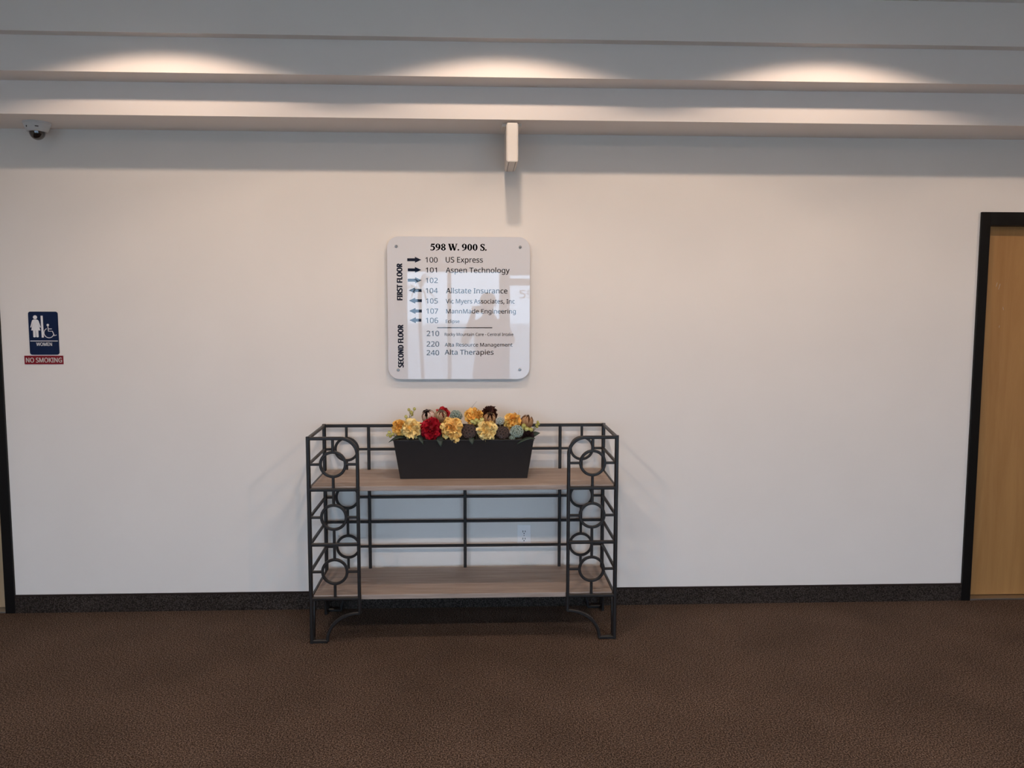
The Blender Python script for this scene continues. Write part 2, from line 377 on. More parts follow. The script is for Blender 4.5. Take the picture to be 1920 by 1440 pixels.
# ------------------------------------------------------------------ iron console with two wooden shelves
def console():
    CX, Yf, Yb = -0.063, -0.478, -0.047
    HO, HI, HR = 0.757, 0.519, 0.638
    ZT, ZR1, ZS1, ZR2, ZM, ZR3, ZS2 = 1.030, 0.902, 0.776, 0.638, 0.501, 0.364, 0.227
    t = thing('console_table', (CX, (Yf + Yb) / 2, 0), 'black wrought iron console with ring patterned ends and two wooden shelves', 'console table')
    PW, BW, RW = 0.019, 0.0145, 0.0140
    def bar(name, a, b, w=BW):
        a, b = Vector(a), Vector(b); d = b - a
        up = (0, 1, 0) if abs(d.y) < 1e-6 else (0, 0, 1)
        MB().sweep([a, b], sq(w), up=up).build(name, M['iron'], t)
    def path(name, pts, w, up, closed=False): MB().sweep(pts, sq(w), up=up, closed=closed).build(name, M['iron'], t)
    def ring(x, y, z, r=0.0605):
        path('ring', [(x + r * math.cos(2 * math.pi * k / 32), y, z + r * math.sin(2 * math.pi * k / 32)) for k in range(32)], RW, (0, 1, 0), True)
    for s in (-1, 1):
        xo, xi, xr = CX + s * HO, CX + s * HI, CX + s * HR
        # front panel
        bar('post', (xo, Yf, 0), (xo, Yf, ZT + PW / 2), PW)
        ra = 0.082
        arc = [(xo, Yf, ZT), (xi + s * ra, Yf, ZT)] + [(xi + s * ra - s * ra * math.sin(a), Yf, ZT - ra + ra * math.cos(a)) for a in [math.pi / 2 * k / 10 for k in range(1, 11)]] + [(xi, Yf, 0.150)]
        path('arched_post', arc, 0.0165, (0, 1, 0))
        for z in (ZS1, ZM, ZS2): bar('rail', (xo, Yf, z), (xi, Yf, z), 0.0165)
        zs = (ZT, ZR1, ZS1, ZR2, ZM, ZR3, ZS2); e = 0.0605
        for k in (1, 3, 5):
            ring(xr, Yf, zs[k])
            bar('spoke', (xr, Yf, zs[k - 1]), (xr, Yf, zs[k] + e), 0.0135); bar('spoke', (xr, Yf, zs[k] - e), (xr, Yf, zs[k + 1]), 0.0135)
            bar('spoke', (xo, Yf, zs[k]), (xr + s * e, Yf, zs[k]), 0.0125); bar('spoke', (xr - s * e, Yf, zs[k]), (xi, Yf, zs[k]), 0.0125)
        # front foot
        xf = xo - s * 0.076
        bar('foot_bar', (xo, Yf, 0.009), (xf, Yf, 0.009), 0.0175)
        rx, rz = abs(xi - xf), 0.142
        path('foot_arch', [(xi + (xf - xi) * math.sin(a), Yf, 0.009 + rz * math.cos(a)) for a in [math.pi / 2 * k / 14 for k in range(15)]], 0.0165, (0, 1, 0))
        # back panel
        bar('post', (xo, Yb, 0), (xo, Yb, ZT + PW / 2), PW)
        for k in (1, 3, 5):
            ring(xr, Yb, zs[k])
            bar('spoke', (xr, Yb, zs[k - 1]), (xr, Yb, zs[k] + e), 0.0135); bar('spoke', (xr, Yb, zs[k] - e), (xr, Yb, zs[k + 1]), 0.0135)
            bar('spoke', (xo, Yb, zs[k]), (xr + s * e, Yb, zs[k]), 0.0125); bar('spoke', (xr - s * e, Yb, zs[k]), (xi, Yb, zs[k]), 0.0125)
        bar('post', (xi, Yb, 0.150), (xi, Yb, ZT), 0.0165)
        path('foot_arch', [(xi + (xf - xi) * math.sin(a), Yb, 0.009 + rz * math.cos(a)) for a in [math.pi / 2 * k / 14 for k in range(15)]], 0.0165, (0, 1, 0))
        bar('foot_bar', (xo, Yb, 0.009), (xf, Yb, 0.009), 0.0175)
        # side rails and side arches
        for z in zs: bar('side_rail', (xo, Yf, z), (xo, Yb, z), 0.0165 if z in (ZT, ZS1, ZS2) else 0.0145)
        for y0, q in ((Yf, 1), (Yb, -1)):
            bar('foot_bar', (xo, y0, 0.009), (xo, y0 + q * 0.05, 0.009), 0.0165)
            path('foot_arch', [(xo, y0 + q * (0.05 + 0.09 * (1 - math.cos(a))), 0.009 + (ZS2 - 0.009) * math.sin(a)) for a in [math.pi / 2 * k / 12 for k in range(13)]], 0.0155, (1, 0, 0))
    # back rails and the centre upright
    bar('rail', (CX - HO, Yb, ZT), (CX + HO, Yb, ZT), 0.0165)
    for z in (ZR1, ZR2, ZR3): bar('rail', (CX - HI, Yb, z), (CX + HI, Yb, z))
    for z in (ZS1, ZM, ZS2): bar('rail', (CX - HO, Yb, z), (CX + HO, Yb, z))
    bar('post', (CX, Yb, ZS2), (CX, Yb, ZT), 0.0165)
    for z in (ZS1, ZS2):
        MB().box((CX - HO + 0.011, Yf + 0.010, z - 0.010), (CX + HO - 0.011, Yb + 0.004, z + 0.0145), 0.0025).build('shelf', M['shelf'], t, label='weathered grey brown wooden shelf')
    return t
console()

# ------------------------------------------------------------------ planter
PX, PZ = -0.0645, 0.7910
def planter():
    t = thing('flower_trough', (PX, -0.225, PZ), 'long dark tapered metal planter box on the upper shelf', 'planter')
    yc = -0.225; hb, ht, wb, wt, H = 0.0775, 0.110, 0.326, 0.357, 0.206
    def ringp(hw, hd, z): return [(PX - hw, yc - hd, z), (PX + hw, yc - hd, z), (PX + hw, yc + hd, z), (PX - hw, yc + hd, z)]
    th = 0.004
    vs = ringp(wb, hb, PZ) + ringp(wt, ht, PZ + H) + ringp(wt - th, ht - th, PZ + H) + ringp(wb - th, hb - th, PZ + 0.01)
    fs = [(3, 2, 1, 0), (12, 13, 14, 15)]
    for a in (0, 4, 8):
        for j in range(4): fs.append((a + j, a + (j + 1) % 4, a + 4 + (j + 1) % 4, a + 4 + j))
    MB().add(vs, fs).build('trough', M['planter'], t)
    MB().sweep(ringp(wt + 0.001, ht + 0.001, PZ + H - 0.002), sq(0.005), up=(0, 0, 1), closed=True).build('rim', M['planter'], t)
    k = 0.86
    vs = ringp(wb - 0.004, hb - 0.004, PZ + 0.011) + ringp(wt - 0.012, ht - 0.012, PZ + H * k)
    MB().add(vs, [(3, 2, 1, 0), (4, 5, 6, 7)] + [(j, (j + 1) % 4, 4 + (j + 1) % 4, 4 + j) for j in range(4)]).build('foam_block', M['foam'], t)
planter()

# ------------------------------------------------------------------ flowers in the planter
FOAM = PZ + 0.175
def frame_of(d):
    d = Vector(d).normalized(); a = d.cross(Vector((0, 0, 1)) if abs(d.z) < 0.95 else Vector((0, 1, 0))).normalized(); return a, a.cross(d).normalized(), d
def leaf_mesh(mb, base, tip, width, droop=0.01, fold=0.25, nrm=(0, -0.5, 0.85)):
    base, tip = Vector(base), Vector(tip); d = tip - base; L = d.length; d.normalize()
    side = d.cross(Vector(nrm)).normalized(); up = side.cross(d)
    rows = []
    for i in range(8):
        u = i / 7; wdt = width * (math.sin(math.pi * min(1, u * 0.93 + 0.05)) ** 0.8) * (1 - 0.35 * u)
        c = base + d * L * u + up * (math.sin(math.pi * u) * L * 0.12) - Vector((0, 0, 1)) * droop * u * u
        rows.append((c - side * wdt + up * wdt * fold, c, c + side * wdt + up * wdt * fold))
    vs = [v for r in rows for v in r]; fs = []
    for i in range(7): fs += [(3 * i, 3 * i + 1, 3 * i + 4, 3 * i + 3), (3 * i + 1, 3 * i + 2, 3 * i + 5, 3 * i + 4)]
    return mb.add(vs, fs)
def solid(o, th=0.0012):
    m = o.modifiers.new('thickness', 'SOLIDIFY'); m.thickness = th; return o
def petal(mb, c, d, tan, length, width, curl, ruffle, seed):
    """one ruffled petal growing from c along tan, opening towards d"""
    d, tan = Vector(d).normalized(), Vector(tan).normalized(); side = tan.cross(d).normalized(); d = side.cross(tan)
    R = random.Random(seed); ph = R.random() * 6; vs, fs = [], []; NU, NV = 5, 4
    for i in range(NU):
        u = i / (NU - 1); wd = width * (0.35 + 0.65 * math.sin(math.pi * (0.15 + 0.6 * u)))
        for j in range(NV + 1):
            v = j / NV * 2 - 1
            tip = length * u * (1 - 0.16 * v * v * u)
            z = curl * length * u * u + ruffle * u * math.sin(5.5 * v + ph) + 0.25 * wd * v * v
            vs.append(Vector(c) + tan * tip + side * (wd * v * 0.5) + d * z)
    for i in range(NU - 1):
        for j in range(NV):
            a = i * (NV + 1) + j; fs.append((a, a + 1, a + NV + 2, a + NV + 1))
    mb.add(vs, fs)
def stem_to(t, c, r=0.0022):
    c = Vector(c); b = Vector((min(max(c.x, PX - 0.32), PX + 0.32), min(max(c.y, -0.30), -0.15), FOAM - 0.03)); m = (b + c) / 2 + Vector((0, 0, 0.01))
    MB().tube([b, m, c], r, 6).build('stem', M['stem'], t, True)
FG = 'artificial flowers in the planter'
def add_leaves(t, leaves):
    for base, tip, wd in leaves: solid(leaf_mesh(MB(), base, tip, wd).build('leaf', M['leaf'], t, True, label='dark green leaf'))
def bloom(name, c, r, mat, label, face=(0, -0.75, 0.6), n=64, leaves=(), cat='flower', seed=0, big=1.22, spread=-0.45):
    t = thing(name, c, label, cat, FG); R = random.Random(seed); mb = MB(); c = Vector(c); a, b, d = frame_of(face)
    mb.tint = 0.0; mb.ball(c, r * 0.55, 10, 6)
    for i in range(n):
        h = 1 - (1 - spread) * (i + 0.5) / n; th = i * 2.39996; q = math.sqrt(max(0, 1 - h * h))
        dr = (a * (q * math.cos(th)) + b * (q * math.sin(th)) + d * h).normalized()
        tw = (dr * 0.75 + Vector((R.uniform(-1, 1), R.uniform(-1, 1), R.uniform(-1, 1))) * 0.55).normalized()
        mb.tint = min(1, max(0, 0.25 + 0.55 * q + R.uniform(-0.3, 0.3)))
        petal(mb, c + dr * r * 0.42, dr.cross(Vector((R.uniform(-1, 1), R.uniform(-1, 1), R.uniform(-1, 1)))), tw, r * 0.68 * R.uniform(0.82, 1.15), r * 0.62 * big, R.uniform(-0.2, 0.35), r * 0.15, R.random())
    mb.build('petals', mat, t, True, tint=True, fix=False)
    stem_to(t, c); add_leaves(t, leaves); return t
def bud(name, c, r, mat, label, axis=(0, -0.3, 1), n=8, leaves=(), seed=0, tall=1.25, open_=0.0):
    """tulip like bud: overlapping petals wrapped round an egg"""
    t = thing(name, c, label, 'flower', FG); R = random.Random(seed); mb = MB(); c = Vector(c); a, b, d = frame_of(axis)
    for i in range(n):
        th0 = 2 * math.pi * i / n + R.uniform(-0.2, 0.2); half = 0.62; k = 0.93 if i % 2 else 1.02; mb.tint = R.uniform(0.1, 0.9); vs, fs = [], []
        for iu in range(8):
            u = iu / 7; ph = math.pi * (0.06 + 0.80 * u); rr = r * k * math.sin(ph) * (1 + open_ * u); z = -math.cos(ph) * r * tall
            hw = half * (1 - 0.85 * max(0, u - 0.55) / 0.45)
            for jv in range(5):
                an = th0 + hw * (jv / 2 - 1); q = rr * (1 + 0.03 * abs(jv - 2))
                vs.append(c + a * (q * math.cos(an)) + b * (q * math.sin(an)) + d * z)
        for iu in range(7):
            for jv in range(4): fs.append((iu * 5 + jv, iu * 5 + jv + 1, iu * 5 + jv + 6, iu * 5 + jv + 5))
        mb.add(vs, fs)
    mb.build('petals', mat, t, True, tint=True, fix=False)
    stem_to(t, c - d * r * tall); add_leaves(t, leaves); return t
def lotus(c, r, label, face, leaves=()):
    t = thing('lotus_pod', c, label, 'seed pod', FG); c = Vector(c); a, b, d = frame_of(face)
    Mx = Matrix((a, b, d)).transposed().to_4x4(); Mx.translation = c
    prof = [(0.15, -1.0), (0.35, -0.8), (0.72, -0.35), (0.96, 0.0), (1.0, 0.12), (0.95, 0.20), (0.75, 0.30), (0.45, 0.37), (0.02, 0.40)]
    MB().lathe([(x * r, z * r) for x, z in prof], 28, Mx).build('pod', M['pod'], t, True)
    pits, rims = MB(), MB(); spots = [(0, 0)] + [(0.42, k * 60 + 15) for k in range(6)] + [(0.80, k * 36 + 8) for k in range(10)]
    for q, an in spots:
        x, y = q * math.cos(math.radians(an)), q * math.sin(math.radians(an)); z = 0.40 - 0.19 * q * q / 0.5 * 0.6
        nd = (a * x * 0.45 + b * y * 0.45 + d).normalized(); A, B, D = frame_of(nd); o = c + (a * x + b * y + d * z) * r
        pr = r * 0.175
        rims.tube([o + (A * math.cos(k * math.pi / 6) + B * math.sin(k * math.pi / 6)) * pr + D * r * 0.03 for k in range(12)], r * 0.030, 5, closed=True, up=tuple(D))
        pits.add([o + D * r * 0.012] + [o + (A * math.cos(k * math.pi / 5) + B * math.sin(k * math.pi / 5)) * pr + D * r * 0.025 for k in range(10)], [(0, k + 1, (k + 1) % 10 + 1) for k in range(10)])
    rims.build('pit_rims', M['podrim'], t, True); pits.build('seed_pits', M['pit'], t)
    stem_to(t, c - d * r * 0.9, 0.004); add_leaves(t, leaves)
def sedum(c, r, mat, label, face=(0, -0.7, 0.7), n=60, seed=0, squash=0.8):
    t = thing('sedum_head', c, label, 'flower', FG); R = random.Random(seed); mb = MB(); c = Vector(c); a, b, d = frame_of(face)
    mb.tint = 0; mb.ball(c - d * r * 0.1, r * 0.72, 10, 6)
    for i in range(n):
        h = 1 - 1.35 * (i + 0.5) / n; th = i * 2.39996; q = math.sqrt(max(0, 1 - h * h))
        dr = a * (q * math.cos(th)) + b * (q * math.sin(th)) + d * h * squash
        p = c + dr * r * R.uniform(0.78, 0.92); A, B, D = frame_of(dr); fr = r * 0.17
        for k in range(5):
            mb.tint = R.uniform(0.35, 1); an = k * 1.2566 + R.random()
            mb.ball(p + (A * math.cos(an) + B * math.sin(an)) * fr * 0.6 + D * fr * 0.25, fr * 0.46, 5, 3)
        mb.tint = 0.05; mb.ball(p + D * fr * 0.15, fr * 0.4, 5, 3)
    mb.build('florets', mat, t, True, tint=True); stem_to(t, c, 0.003)
def sprig(base, berries, label, r=0.0085):
    t = thing('berry_sprig', base, label, 'berries', FG); base = Vector(base)
    for k, p in enumerate(berries):
        p = Vector(p); m = (base + p) / 2 + Vector((0.004 * (-1) ** k, 0, 0.004))
        MB().tube([base, m, p], 0.0011, 5).build('stalk', M['stem'], t, True)
        rr = r * rnd.uniform(0.8, 1.15); mb = MB(); mb.tint = rnd.random(); mb.ball(p, rr, 10, 7)
        for q in range(4):
            an = q * 1.57; mb.tint = 0; mb.ball(p + Vector((math.cos(an) * rr * 0.3, -0.6 * rr, rr * 0.85)), rr * 0.22, 5, 3)
        mb.build('berry', M['berry'], t, True, tint=True)
    stem_to(t, base, 0.0016)

LF = lambda x, z, y=-0.335: (x, y, z)
bloom('peony', (-0.393, -0.262, 1.050), 0.041, M['orange'], 'orange yellow ruffled bloom at the left end of the planter', (-0.35, -0.7, 0.55), seed=1,
      leaves=[((-0.36, -0.29, 1.005), (-0.447, -0.31, 0.992), 0.013)])
bloom('peony', (-0.328, -0.302, 1.048), 0.050, M['yellow2'], 'yellow ruffled bloom beside the crimson bloom on its left', (-0.1, -0.8, 0.5), seed=2)
bloom('peony', (-0.232, -0.300, 1.050), 0.054, M['crimson'], 'large crimson ruffled bloom left of the planter middle', (0, -0.8, 0.5), seed=3,
      leaves=[((-0.300, -0.315, 1.018), (-0.268, -0.345, 0.985), 0.014)])
bloom('peony', (-0.126, -0.302, 1.052), 0.055, M['yellow'], 'large yellow ruffled bloom right of the crimson bloom', (0, -0.8, 0.55), seed=4, n=84,
      leaves=[((-0.190, -0.31, 1.012), (-0.180, -0.350, 0.975), 0.020)])
bloom('hydrangea', (-0.108, -0.330, 1.008), 0.026, M['yellow2'], 'small pale yellow bloom spilling over the front rim', (0.1, -0.9, 0.1), n=34, seed=14, big=1.25)
bloom('peony', (-0.015, -0.220, 1.098), 0.047, M['orange'], 'golden bloom standing tallest in the middle back', (0, -0.6, 0.8), seed=5)
bloom('hydrangea', (0.053, -0.315, 1.040), 0.051, M['yellow2'], 'pale yellow wide petalled bloom between the two lotus pods', (0, -0.85, 0.5), n=46, seed=6, big=1.35,
      leaves=[((-0.03, -0.325, 1.008), (-0.020, -0.350, 0.985), 0.017)])
bloom('peony', (0.186, -0.240, 1.075), 0.044, M['orange'], 'golden ruffled bloom right of the silver green flower head', (0.1, -0.7, 0.7), seed=7)
bloom('carnation', (-0.178, -0.150, 1.105), 0.037, M['scarlet'], 'small scarlet bloom at the back behind the striped bud', (0, -0.4, 0.9), n=50, seed=8)
bud('protea_bud', (-0.248, -0.185, 1.094), 0.033, M['blush'], 'dusty pink bud at the back above the crimson bloom', (-0.3, -0.4, 0.9), seed=9, open_=0.15)
bloom('dark_blossom', (-0.262, -0.165, 1.108), 0.024, M['maroon'], 'small maroon black blossom behind the dusty pink bud', (-0.4, -0.3, 0.8), n=16, seed=19, big=0.9, spread=0.2)
bud('tulip_bud', (-0.186, -0.205, 1.100), 0.032, M['striped'], 'cream tulip bud with dark veins in front of the scarlet bloom', (0.1, -0.5, 0.9), seed=10)
bud('tulip_bud', (0.069, -0.215, 1.086), 0.033, M['tan'], 'tan tulip bud in front of the dark brown rose', (0.1, -0.55, 0.85), seed=11, n=9)
bloom('rose', (0.069, -0.160, 1.104), 0.043, M['brown'], 'dark brown rose at the back behind the tan bud', (0, -0.4, 0.9), n=44, seed=12, big=1.3)
bud('tulip_bud', (0.262, -0.225, 1.072), 0.032, M['tan'], 'tan tulip bud at the right end of the planter', (0.25, -0.35, 0.9), seed=13, tall=1.3)
bloom('dark_blossom', (0.263, -0.290, 1.012), 0.032, M['maroon'], 'maroon black blossom low at the right front corner', (0.3, -0.8, 0.5), n=30, seed=20, big=1.3,
      leaves=[((0.300, -0.320, 1.000), (0.205, -0.347, 0.985), 0.012), ((0.285, -0.265, 0.998), (0.330, -0.250, 1.028), 0.020)])
lotus((-0.037, -0.305, 1.034), 0.040, 'dark lotus pod between the large yellow bloom and the pale one', (-0.05, -0.85, 0.45))
lotus((0.134, -0.300, 1.026), 0.036, 'dark lotus pod left of the large sage green flower head', (0.05, -0.85, 0.45))
sedum((-0.107, -0.170, 1.098), 0.034, M['sage'], 'sage green flower head at the back between scarlet and golden blooms', seed=1, n=50)
sedum((0.122, -0.255, 1.082), 0.0235, M['silver'], 'small silver green flower head right of the tan bud', seed=2, n=44)
sedum((0.207, -0.305, 1.034), 0.036, M['sage'], 'large sage green flower head at the right front', seed=3, n=70)
sedum((0.183, -0.322, 1.004), 0.017, M['sage'], 'small sage green flower head just above the planter rim', seed=4, n=24)
sprig((-0.345, -0.245, 1.085), [(-0.350, -0.22, 1.138), (-0.338, -0.22, 1.124), (-0.321, -0.22, 1.142), (-0.333, -0.225, 1.112), (-0.363, -0.25, 1.106), (-0.358, -0.255, 1.092)], 'yellow green berry sprig standing up at the left back')
sprig((-0.410, -0.285, 1.005), [(-0.456, -0.28, 1.014), (-0.440, -0.285, 1.010), (-0.446, -0.28, 1.028), (-0.428, -0.285, 1.020)], 'yellow green berry sprig poking out at the left end')
sprig((0.290, -0.250, 1.020), [(0.316, -0.24, 1.049), (0.322, -0.24, 1.063), (0.313, -0.24, 1.058), (0.319, -0.238, 1.074)], 'yellow green berry sprig poking out at the right end')
sprig((0.000, -0.270, 1.050), [(-0.022, -0.285, 1.084), (-0.008, -0.285, 1.078), (0.012, -0.285, 1.082), (0.024, -0.283, 1.076), (0.028, -0.28, 1.092), (-0.001, -0.288, 1.090)], 'pale green berry sprig in the middle above the left lotus pod', 0.011)
sprig((0.250, -0.285, 1.015), [(0.236, -0.295, 1.050), (0.268, -0.295, 1.044), (0.280, -0.295, 1.042), (0.243, -0.295, 1.062), (0.258, -0.297, 1.046)], 'yellow green berry sprig under the right tan bud', 0.011)
for pts, lab in (([(-0.06, -0.18, 0.97), (-0.033, -0.18, 1.134), (0.002, -0.18, 1.177)], 'thin dry grass blade leaning right above the golden bloom'),
                 ([(0.205, -0.265, 0.97), (0.210, -0.272, 1.063), (0.221, -0.27, 1.140)], 'thin dry grass blade rising at the right of the planter')):
    o = MB().tube(pts, lambda u: 0.0011 * (1 - 0.6 * u), 5).build('grass_blade', M['wire'], None, True); tag(o, lab, 'grass blade', FG)

# ------------------------------------------------------------------ directory board
def directory():
    t = thing('directory_board', (-0.092, 0, 1.28), 'glossy white acrylic tenant directory board screwed to the wall', 'sign')
    x0, x1, z0, z1, r = -0.473, 0.2885, 1.281, 2.042, 0.062
    pts = []
    for cx, cz, a0 in ((x1 - r, z1 - r, 0), (x0 + r, z1 - r, 90), (x0 + r, z0 + r, 180), (x1 - r, z0 + r, 270)):
        pts += [(cx + r * math.cos(math.radians(a0 + k * 9)), cz + r * math.sin(math.radians(a0 + k * 9))) for k in range(11)]
    YS = -0.034
    MB().prism(pts, YS, YS + 0.008).build('panel', M['acrylic'], t)
    for x, z in ((-0.4235, 1.990), (0.2358, 1.989), (-0.4198, 1.3315), (0.2355, 1.3325)):
        Mx = Matrix.Translation((x, 0, z)) @ Matrix.Rotation(math.pi / 2, 4, 'X')
        s = MB().lathe([(0.006, 0.0006), (0.006, -YS + 0.0008), (0.0078, -YS + 0.0008), (0.0078, -YS + 0.003), (0.0055, -YS + 0.0045)], 16, Mx).build('standoff_screw', M['steel'], t)
        MB().box((x - 0.0045, YS - 0.0052, z - 0.0008), (x + 0.0045, YS - 0.0044, z + 0.0008)).build('slot', M['dark'], s)
    yt = YS - 0.0006
    L = [('100', -0.2694, -0.2056, 1.9058, 0.0270), ('US Express', -0.1618, 0.0356, 1.9062, 0.0285), ('101', -0.2686, -0.2094, 1.8528, 0.0258), ('Aspen Technology', -0.1621, 0.1790, 1.8515, 0.0277),
         ('102', -0.2690, -0.2050, 1.7975, 0.0262), ('104', -0.2694, -0.2054, 1.7437, 0.0258), ('Allstate Insurance', -0.1615, 0.1673, 1.7425, 0.0272), ('105', -0.2680, -0.2057, 1.6881, 0.0264),
         ('Vic Myers Associates, Inc', -0.1629, 0.2068, 1.6885, 0.0232), ('107', -0.2666, -0.2043, 1.6341, 0.0268), ('MannMade Engineering', -0.1614, 0.2130, 1.6350, 0.0232), ('106', -0.2700, -0.2046, 1.5836, 0.0275),
         ('Eclipse', -0.1635, -0.0902, 1.5843, 0.0170), ('210', -0.2663, -0.1996, 1.5138, 0.0275), ('Rocky Mountain Care - Central Intake', -0.1698, 0.2001, 1.5150, 0.0152),
         ('220', -0.2668, -0.2000, 1.4571, 0.0275), ('Alta Resource Management', -0.1695, 0.1954, 1.4571, 0.0192), ('240', -0.2671, -0.2003, 1.4104, 0.0270), ('Alta Therapies', -0.1698, 0.0933, 1.4133, 0.0262)]
    for b, xa, xb, zb, cap in L: text(b, xa, xb, zb, cap, yt, M['ink'], t, cap * 0.016)
    text('FIRST FLOOR', -0.3945, -0.3945 + 0.1912, 1.7066, 0.0272, yt, M['navy'], t, 0.0028, rot=True, spacing=1.08)
    text('SECOND FLOOR', -0.3920, -0.3920 + 0.2257, 1.3463, 0.0272, yt, M['navy'], t, 0.0028, rot=True, spacing=1.08)
    for xa, xb, z in ((-0.3665, -0.2917, 1.9194), (-0.3641, -0.2921, 1.8660), (-0.3646, -0.2908, 1.8113), (-0.2912, -0.3604, 1.7571), (-0.2904, -0.3597, 1.7027), (-0.2909, -0.3591, 1.6476), (-0.2942, -0.3577, 1.5983)):
        s = 1 if xb > xa else -1; xh = xb - s * 0.034
        P = [(xa, z - 0.0078), (xh, z - 0.0078), (xh, z - 0.0158), (xb, z), (xh, z + 0.0158), (xh, z + 0.0078), (xa, z + 0.0078)]
        MB().prism(P, yt, YS).build('arrow', M['navy'], t)
    MB().box((-0.2095, yt, 1.5562), (0.0861, YS, 1.5606)).build('divider_line', M['ink'], t)
    # heading in a bold serif drawn stroke by stroke
    mb = MB()
    def poly(p): mb.add([(x, 0, z) for x, z in p], [tuple(range(len(p)))])
    def ann(cx, cz, ox, oz, ix, iz, n=24):
        vs = [(cx + ox * math.cos(2 * math.pi * k / n), 0, cz + oz * math.sin(2 * math.pi * k / n)) for k in range(n)] + [(cx + ix * math.cos(2 * math.pi * k / n), 0, cz + iz * math.sin(2 * math.pi * k / n)) for k in range(n)]
        mb.add(vs, [(k, (k + 1) % n, n + (k + 1) % n, n + k) for k in range(n)])
    def rib(p, ws):
        pts = []
        for i in range(len(p) - 1):       # smooth the stroke
            p0, p1, p2, p3 = p[max(i - 1, 0)], p[i], p[i + 1], p[min(i + 2, len(p) - 1)]
            for k in range(4):
                u = k / 4
                pts.append(tuple(0.5 * ((2 * p1[j]) + (-p0[j] + p2[j]) * u + (2 * p0[j] - 5 * p1[j] + 4 * p2[j] - p3[j]) * u * u + (-p0[j] + 3 * p1[j] - 3 * p2[j] + p3[j]) * u ** 3) for j in (0, 1)) + (ws[i] * (1 - u) + ws[i + 1] * u,))
        pts.append((*p[-1], ws[-1])); vs = []
        for i, (x, z, wd) in enumerate(pts):
            dx = pts[min(i + 1, len(pts) - 1)][0] - pts[max(i - 1, 0)][0]; dz = pts[min(i + 1, len(pts) - 1)][1] - pts[max(i - 1, 0)][1]; q = math.hypot(dx, dz) or 1
            vs += [(x - dz / q * wd / 2, 0, z + dx / q * wd / 2), (x + dz / q * wd / 2, 0, z - dx / q * wd / 2)]
        mb.add(vs, [(2 * i, 2 * i + 1, 2 * i + 3, 2 * i + 2) for i in range(len(pts) - 1)])
    def glyph(ch, ox):
        def S(f, *a):
            k = len(mb.v); f(*a)
            for v in mb.v[k:]: v.x += ox
        if ch == '0': S(ann, .37, .5, .33, .51, .135, .455); return .78
        if ch == '9': S(ann, .36, .68, .33, .33, .135, .28); S(rib, [(.60, .70), (.60, .42), (.44, .14), (.08, -.01)], [.16, .18, .12, .03]); return .78
        if ch == '8': S(ann, .37, .755, .285, .255, .12, .19); S(ann, .37, .245, .325, .265, .14, .19); return .78
        if ch == '5':
            S(poly, [(.19, 1), (.68, 1), (.62, .83), (.19, .83)]); S(poly, [(.19, 1), (.25, 1), (.17, .56), (.10, .56)])
            S(rib, [(.12, .58), (.34, .62), (.55, .50), (.60, .30), (.48, .09), (.26, .03), (.07, .09)], [.05, .12, .18, .20, .15, .07, .12]); return .78
        if ch == 'W':
            for a, b, wd in (((.10, 1), (.38, 0), .20), ((.40, 0), (.62, .9), .06), ((.58, 1), (.88, 0), .20), ((.90, 0), (1.17, 1), .06)): S(rib, [a, b], [wd, wd])
            for a, b in ((-.04, .30), (.44, .76), (1.04, 1.30)): S(poly, [(a, 1), (b, 1), (b, .955), (a, .955)])
            return 1.30
        if ch == 'S':
            S(rib, [(.56, .80), (.45, .95), (.28, .96), (.14, .86), (.14, .70), (.30, .56), (.48, .42), (.56, .25), (.47, .08), (.30, .02), (.15, .06), (.07, .24)], [.03, .06, .09, .14, .17, .20, .20, .17, .14, .08, .06, .03])
            S(poly, [(.55, 1.01), (.60, 1.01), (.60, .70), (.55, .70)]); S(poly, [(.05, -.01), (.10, -.01), (.10, .30), (.05, .30)]); return .68
        if ch == '.': S(poly, [(.13 + .10 * math.cos(k * .5236), .09 + .10 * math.sin(k * .5236)) for k in range(12)]); return .30
        return .34
    ox = 0
    for ch in '598 W. 900 S.': ox += glyph(ch, ox)
    v0, f0 = [v.copy() for v in mb.v], list(mb.f)          # heavier weight
    for dx, dz in ((0.03, 0), (-0.03, 0), (0, 0.022), (0, -0.022)): mb.add([v + Vector((dx, 0, dz)) for v in v0], f0)
    xs = [v.x for v in mb.v]; a, b = min(xs), max(xs)
    for v in mb.v: v.x = -0.2441 + (v.x - a) / (b - a) * 0.3005; v.z = 1.9698 + v.z * 0.0342; v.y = yt
    mb.f = [f if (mb.v[f[1]] - mb.v[f[0]]).cross(mb.v[f[2]] - mb.v[f[0]]).y < 0 else f[::-1] for f in mb.f]
    mb.build('heading', M['ink'], t, label='bold black serif heading', fix=False)
directory()

